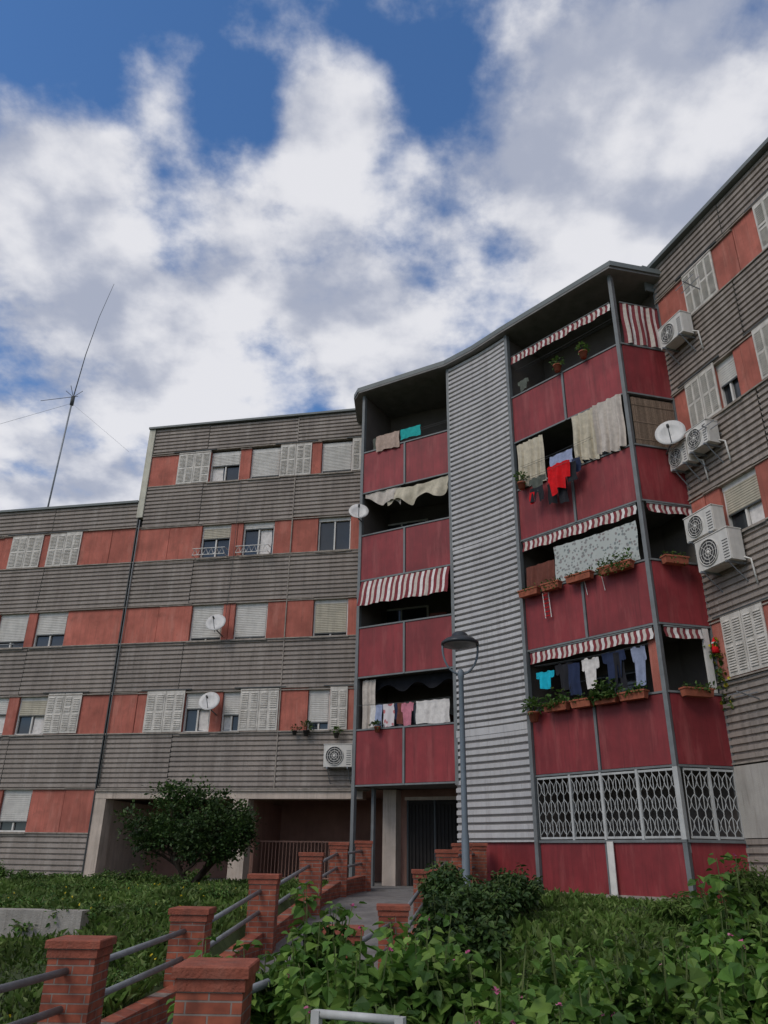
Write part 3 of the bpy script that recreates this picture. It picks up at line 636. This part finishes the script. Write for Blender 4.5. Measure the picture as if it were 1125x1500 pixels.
def fence(pil):
    e=empty('brick_fence'); m=MB(); rl=MB()
    def blk(x,y,q,za,zb2,k,q2=None):
        q2=q2 or q
        m.hexa([(x-q,y-q,za),(x+q,y-q,za),(x+q,y+q,za),(x-q,y+q,za),(x-q2,y-q2,zb2),(x+q2,y-q2,zb2),(x+q2,y+q2,zb2),(x-q2,y+q2,zb2)],k)
    for x,y,zt_,w_ in pil:
        h_=w_/2; zb=zt_-1.5
        blk(x,y,h_,zb,zt_-.135,'brick'); blk(x,y,h_-.006,zt_-.135,zt_-.127,'sill')
        blk(x,y,h_+.012,zt_-.127,zt_-.068,'brickcap'); blk(x,y,h_+.002,zt_-.068,zt_-.06,'sill')
        blk(x,y,h_+.03,zt_-.06,zt_-.008,'brickcap'); blk(x,y,h_+.03,zt_-.008,zt_,'brickcap',h_+.022)
    for i in range(len(pil)-1):
        a=pil[i]; c=pil[i+1]; h_=.09
        d=Vector((c[0]-a[0],c[1]-a[1])).normalized(); n=Vector((d.y,-d.x))*h_
        A_=Vector(a[:2])+d*a[3]*.5; C_=Vector(c[:2])-d*c[3]*.5; za=a[2]-.72; zc_=c[2]-.72
        m.hexa([(A_.x+n.x,A_.y+n.y,za-.8),(C_.x+n.x,C_.y+n.y,zc_-.8),(C_.x-n.x,C_.y-n.y,zc_-.8),(A_.x-n.x,A_.y-n.y,za-.8),(A_.x+n.x,A_.y+n.y,za),(C_.x+n.x,C_.y+n.y,zc_),(C_.x-n.x,C_.y-n.y,zc_),(A_.x-n.x,A_.y-n.y,za)],'brick')
        for o_ in (.22,.48): rl.tube([(A_.x,A_.y,a[2]-o_),(C_.x,C_.y,c[2]-o_)],.028,'galv',10)
    m.build('brickwork',e); rl.build('handrails',e)
fence([(-3.1,3.2,.92,.38),(-2.45,7.3,.96,.38),(-2.05,9.6,1.07,.38),(-1.61,12.1,1.37,.38),(-1.19,15.0,1.67,.38),(-.82,17.3,1.88,.36),(-.35,19.3,1.95,.36)])
fence([(-.95,5.3,1.02,.38),(-.35,8.3,1.0,.38),(.2,11.4,1.04,.38),(.75,13.5,1.44,.38),(1.3,16.1,1.76,.38),(1.75,17.7,1.9,.36),(2.15,18.3,1.92,.34)])
m=MB(); zz=1.03
m.tube([(-.24,3.62,zz),(.09,3.5,zz)],.016,'galvw',8)
for x,y in ((-.24,3.62),(.09,3.5)): m.box(Fr((x,y),(x+.05,y-.02)),-.015,.02,-.1,zz+.012,-.018,.018,'galvw')
m.tube([(-.2,3.6,.75),(.07,3.5,1.0)],.012,'galvw',6); m.tube([(-.24,3.62,.5),(.09,3.5,.5)],.014,'galvw',6)
m.build('metal_barrier')
# ------------------------------------------------------------ vegetation
def shrub(name,mounds,k='leaf',ls=(.07,.13),per=26,lps=24,flowers=0,wr=.42):
    e=empty(name); P=[];D=[];Ls=[];m=MB();FP=[];FD=[]
    for (x,y,r_,h_) in mounds:
        zb=float(H(np.array(x),np.array(y)))
        for s_ in range(per):
            a=random.random()*2*math.pi; q=random.random()**.5; tx=x+math.cos(a)*q*r_; ty=y+math.sin(a)*q*r_
            tz=zb+h_*(1-.45*q*q)*random.uniform(.72,1.12)
            bx=x+math.cos(a)*q*r_*.35; by=y+math.sin(a)*q*r_*.35
            B=Vector((bx,by,zb)); T=Vector((tx,ty,tz)); Mi=B.lerp(T,.5)+Vector((0,0,h_*.1))
            m.tube([B,Mi,T],[.012,.009,.004],'stem',4,False)
            nd=max(3,lps//4)
            for nd_ in range(nd):
                f=.3+.7*(nd_+random.uniform(.2,1))/nd if nd_<nd-1 else 1.0
                p0=(B.lerp(Mi,f*2) if f<.5 else Mi.lerp(T,f*2-1))
                a0=random.random()*6.28
                for l in range(4):
                    aa=a0+l*1.57+random.gauss(0,.25)
                    d=Vector((math.cos(aa),math.sin(aa),random.gauss(-.1,.35)))
                    p=p0+d*random.uniform(.01,.06)+Vector((0,0,random.gauss(0,.015)))
                    P.append(tuple(p)); D.append(tuple(d+Vector((0,0,-.25)))); Ls.append(random.uniform(*ls)*(.6 if f>.97 else 1.1-.2*f))
            if random.random()<flowers:
                for _ in range(5): FP.append(tuple(T)); FD.append((random.gauss(0,1),random.gauss(0,1),random.gauss(.3,.5)))
    m.build('stems',e); leafobj('leaves',P,D,Ls,k,wr,e,.2)
    if FP: leafobj('flowers',FP,FD,rng.uniform(.018,.03,len(FP)),'pinkf',.45,e)
front=[(-.45,6.3,.5,1.28),(-.15,5.6,.5,1.15),(.3,5.9,.55,1.18),(.75,5.6,.55,1.1),(1.25,5.9,.6,1.05),(1.7,5.4,.6,1.08),(2.2,5.8,.6,1.15),(2.7,5.6,.6,1.22),(3.2,5.9,.6,1.3),(3.8,6.2,.7,1.32),(4.4,6.6,.8,1.35),(1.7,6.4,.6,1.0),(2.5,6.5,.6,1.15),
 (-.35,4.9,.35,.85),(.1,4.9,.4,.88),(.6,4.6,.45,.92),(1.1,4.6,.5,.92),(1.7,4.5,.55,.95),(2.3,4.6,.55,.98),(2.9,4.8,.6,1.02),(3.5,5.2,.6,1.1),(.5,3.9,.3,.78),(1.0,3.9,.4,.82),(1.6,3.8,.4,.85),(2.2,3.9,.45,.88),
 (2.85,7.0,.4,1.5),(-1.3,5.0,.16,.82),(-1.1,6.1,.3,1.1),(-.8,6.5,.35,1.15),(3.6,7.2,.7,1.35),(4.6,7.8,.8,1.35)]
shrub('flowering_shrub',front,'leaf',(.08,.155),38,28,.1,.44)
shrub('garden_bush',[(1.25,11.5,.65,.62),(1.75,12.2,.6,.68),(2.1,13.2,.5,.6),(1.1,9.9,.45,.6),(1.05,13.2,.35,.6),(.75,10.4,.3,.7),(.9,12.4,.35,.75)],'leafd',(.07,.12),40,30)
shrub('tall_weeds',[(6.4,12.8,.5,.8),(5.8,13.2,.5,.7),(7.0,11.8,.6,.9),(4.6,12.6,.6,.4),(6.4,10.6,.7,.8),(5.4,9.4,.7,.8)],'grass',(.08,.16),60,26,0,.14)
shrub('hedge_weeds',[(-9.5+i*.7,21.5-.1*i+random.uniform(-.3,.3),.5,random.uniform(.2,.45)) for i in range(8)],'leafm',(.06,.1),24,20)
shrub('lawn_weeds',[(random.uniform(-6.5,-2.6),random.uniform(8.5,18),.35,random.uniform(.12,.3)) for i in range(34)],'leafm',(.05,.09),12,16,0,.3)
def tree(x,y):
    e=empty('small_tree'); zb=.9; m=MB(); P=[];D=[];L_=[]
    tips=[]
    def br(p,d,l,r_,dep):
        pts=[p]; q=Vector(p); dd=Vector(d)
        for i in range(4):
            dd=(dd+Vector((random.gauss(0,.14),random.gauss(0,.14),random.gauss(.02,.1)))).normalized(); q=q+dd*l/4; pts.append(q.copy())
        m.tube(pts,[r_*(1-.1*i) for i in range(5)],'bark',7 if dep<2 else 4,False)
        if dep>=3: tips.append(q); return
        for i in range(4 if dep<2 else 3):
            s_=pts[random.choice((2,3,4)) if i else 4]; nd=(dd+Vector((random.gauss(0,.75),random.gauss(0,.75),random.gauss(.1,.4)))).normalized(); br(s_,nd,l*.72,r_*.55,dep+1)
    for a in (-1.9,-.6,.5,2.4):
        br(Vector((x+.15,y,zb)),Vector((math.cos(a)*.8,math.sin(a)*.5,.75)).normalized(),.85,.065,0)
    c0=Vector((x,y,zb+1.18)); cl_=[]
    for t_ in tips:
        v=t_-c0; s_=math.sqrt((v.x/1.4)**2+(v.y/1.2)**2+(v.z/.86)**2)
        if s_>1: t_=c0+v/s_
        cl_.append(t_)
    for i in range(55):
        a=random.random()*6.28; ph=random.uniform(-.5,1.5); q=Vector((math.cos(a)*math.cos(ph)*1.4,math.sin(a)*math.cos(ph)*1.1,math.sin(ph)*.92))*random.choice((.6,.85,1.0,1.08)); cl_.append(c0+q)
    for t_ in cl_:
        r_=random.uniform(.10,.26)
        for i in range(62):
            v=Vector((random.gauss(0,1),random.gauss(0,1),random.gauss(0,.8))); p=t_+v*r_*.55
            P.append(tuple(p)); D.append(tuple(v+Vector((0,0,.3)))); L_.append(random.uniform(.05,.09))
    m.build('trunk',e); leafobj('foliage',P,D,L_,'leafd',.4,e)
tree(-4.35,19.0)
def grass(n,x0,x1,y0,y1):
    x=rng.uniform(x0,x1,n); y=y0+(y1-y0)*rng.random(n)**1.15
    ok=(~((x>XL(y)-.12)&(x<XR(y)+.15)))&~((y>10.95)&(y<11.35)&(x<-3.7))
    ok&=~((x<0)&(y>22.6+(-x-1)*.18)); ok&=~((x>1.3)&(y>19-(x-1.9)*1.13)&(x>1.8)); ok&=(x<6.6+(15.4-y)*.334); ok&=~((y>19.2)&(x>-1.2))
    x=x[ok];y=y[ok];n=len(x); z=H(x,y)
    patch=.5+.5*np.sin(x*2.1+np.sin(y*1.7))*np.sin(y*1.9+x)
    h_=rng.uniform(.03,.11,n)*(.8+1.5*patch)
    P=np.stack([x,y,z-.01],1); D=np.stack([rng.normal(0,.5,n),rng.normal(0,.5,n),np.ones(n)],1)
    return P,D,h_
P1=grass(56000,-9,-1.2,4.5,22.5); P2=grass(34000,-.5,8.5,6.5,18.5)
leafobj('grass',np.concatenate([P1[0],P2[0]]),np.concatenate([P1[1],P2[1]]),np.concatenate([P1[2],P2[2]]),'grass',.065,None,.3)
P3=grass(5000,-9,-1.4,6,22); P4=grass(3500,0,8,7,16)
Pp=np.concatenate([P3[0],P4[0]]); Pp[:,2]+=.05; Dd=np.concatenate([P3[1],P4[1]]); Dd[:,2]=.3
leafobj('clover_weeds',Pp,Dd,rng.uniform(.03,.055,len(Pp)),'leafm',.45)
pick=(P3[0][:,0]>-6)&(P3[0][:,1]<17); Py=P3[0][pick][:75].copy(); Py[:,2]+=.16
leafobj('yellow_wildflowers',np.repeat(Py,4,0),rng.normal(0,1,(len(Py)*4,3)),np.full(len(Py)*4,.022),'yellow',.5)
# ------------------------------------------------------------ sky
wd=bpy.data.worlds.new('World'); sc.world=wd; wd.use_nodes=True; T=wd.node_tree; bg=T.nodes['Background']
sky=T.nodes.new('ShaderNodeTexSky'); sky.sky_type='NISHITA'; sky.sun_disc=False; sky.air_density=1.0; sky.dust_density=.3; sky.ozone_density=2.5
tc=T.nodes.new('ShaderNodeTexCoord'); GEN=tc.outputs['Generated']
def mth(op,a,b_=None,c=None):
    n=T.nodes.new('ShaderNodeMath'); n.operation=op
    for i,v in enumerate((a,b_,c)):
        if v is None: continue
        if isinstance(v,(int,float)): n.inputs[i].default_value=v
        else: T.links.new(v,n.inputs[i])
    return n.outputs[0]
sx=T.nodes.new('ShaderNodeSeparateXYZ'); T.links.new(GEN,sx.inputs[0])
dz=mth('ADD',mth('MAXIMUM',sx.outputs[2],0.0),.3)
cb=T.nodes.new('ShaderNodeCombineXYZ'); T.links.new(mth('DIVIDE',sx.outputs[0],dz),cb.inputs[0]); T.links.new(mth('DIVIDE',sx.outputs[1],dz),cb.inputs[1])
def noise(sc_,det,ro,off):
    mp=T.nodes.new('ShaderNodeMapping'); mp.inputs['Location'].default_value=off; T.links.new(cb.outputs[0],mp.inputs[0])
    n=T.nodes.new('ShaderNodeTexNoise'); n.inputs['Scale'].default_value=sc_; n.inputs['Detail'].default_value=det; n.inputs['Roughness'].default_value=ro
    T.links.new(mp.outputs[0],n.inputs['Vector']); return n.outputs['Fac']
o1=(3.1,1.7,0); n1=noise(5.2,7,.56,o1); n1b=noise(5.2,3,.5,(o1[0]+.04,o1[1]+.055,0)); n3=noise(2.6,2,.5,(7,2,0))
def blob(az,el,rad,wgt):
    a=R(az);e=R(el); d=(math.sin(a)*math.cos(e),math.cos(a)*math.cos(e),math.sin(e))
    v=T.nodes.new('ShaderNodeVectorMath'); v.operation='DOT_PRODUCT'; T.links.new(GEN,v.inputs[0]); v.inputs[1].default_value=d
    mr=T.nodes.new('ShaderNodeMapRange'); mr.interpolation_type='SMOOTHSTEP'; mr.inputs[1].default_value=math.cos(R(rad)); mr.inputs[2].default_value=1; mr.inputs[4].default_value=wgt
    T.links.new(v.outputs['Value'],mr.inputs[0]); return mr.outputs[0]
acc=mth('ADD',mth('MULTIPLY',mth('SUBTRACT',n1,.5),1.6),.64)
for bl in ((-33,53,10,-.36),(-16,49.5,5,-.3),(-22.4,43,5,-.26),(3,57,7,-.2),(-17,57,9,-.26),(12,44,4,-.14),(24,58,7,-.12),(33,49,5,-.12),(-2,48.5,3,-.12),
           (-6,51.5,5,.26),(-12,44,9,.12),(-30,43,8,.2),(20,48,10,.16),(-23.5,51.4,4,.22),(28,40,12,.16),(-24,31,13,.14),(-3,34,12,.1)):
    acc=mth('ADD',acc,blob(*bl))
dens=T.nodes.new('ShaderNodeMapRange'); dens.interpolation_type='SMOOTHSTEP'; dens.inputs[1].default_value=.36; dens.inputs[2].default_value=.74; T.links.new(acc,dens.inputs[0])
rel=mth('MULTIPLY',mth('SUBTRACT',n1b,n1),-2.0)
shade=T.nodes.new('ShaderNodeMapRange'); shade.interpolation_type='SMOOTHSTEP'; shade.inputs[1].default_value=.18; shade.inputs[2].default_value=.72
T.links.new(mth('ADD',n3,rel),shade.inputs[0])
cc=T.nodes.new('ShaderNodeMix'); cc.data_type='RGBA'; cc.inputs[6].default_value=(3.0,3.25,4.0,1); cc.inputs[7].default_value=(6.0,6.0,6.25,1); T.links.new(shade.outputs[0],cc.inputs[0])
skc=T.nodes.new('ShaderNodeVectorMath'); skc.operation='MULTIPLY'; T.links.new(sky.outputs[0],skc.inputs[0]); skc.inputs[1].default_value=(.62,.9,1.15)
mx=T.nodes.new('ShaderNodeMix'); mx.data_type='RGBA'; T.links.new(mth('MULTIPLY',dens.outputs[0],.95),mx.inputs[0]); T.links.new(skc.outputs[0],mx.inputs[6]); T.links.new(cc.outputs[2],mx.inputs[7])
T.links.new(mx.outputs[2],bg.inputs[0]); bg.inputs[1].default_value=.135
wd.cycles.sampling_method='MANUAL'; wd.cycles.sample_map_resolution=512
sl=bpy.data.lights.new('sun','SUN'); sl.energy=1.4; sl.angle=R(28); sl.color=(1,.93,.85)
so=bpy.data.objects.new('sun',sl); sc.collection.objects.link(so)
sd=Vector((math.sin(R(225))*math.cos(R(44)),math.cos(R(225))*math.cos(R(44)),math.sin(R(44)))); so.rotation_mode='QUATERNION'; so.rotation_quaternion=sd.to_track_quat('Z','Y')
sky.sun_elevation=R(44); sky.sun_rotation=R(225)
cam=bpy.data.cameras.new('camera'); cam.lens=27.05; cam.sensor_width=36; cam.clip_end=2000; cam.clip_start=.05
co=bpy.data.objects.new('camera',cam); sc.collection.objects.link(co)
co.matrix_world=Matrix.Translation((0,0,1.6))@Matrix.Rotation(R(90+24.2),4,'X')@Matrix.Rotation(R(.87),4,'Z')
sc.camera=co
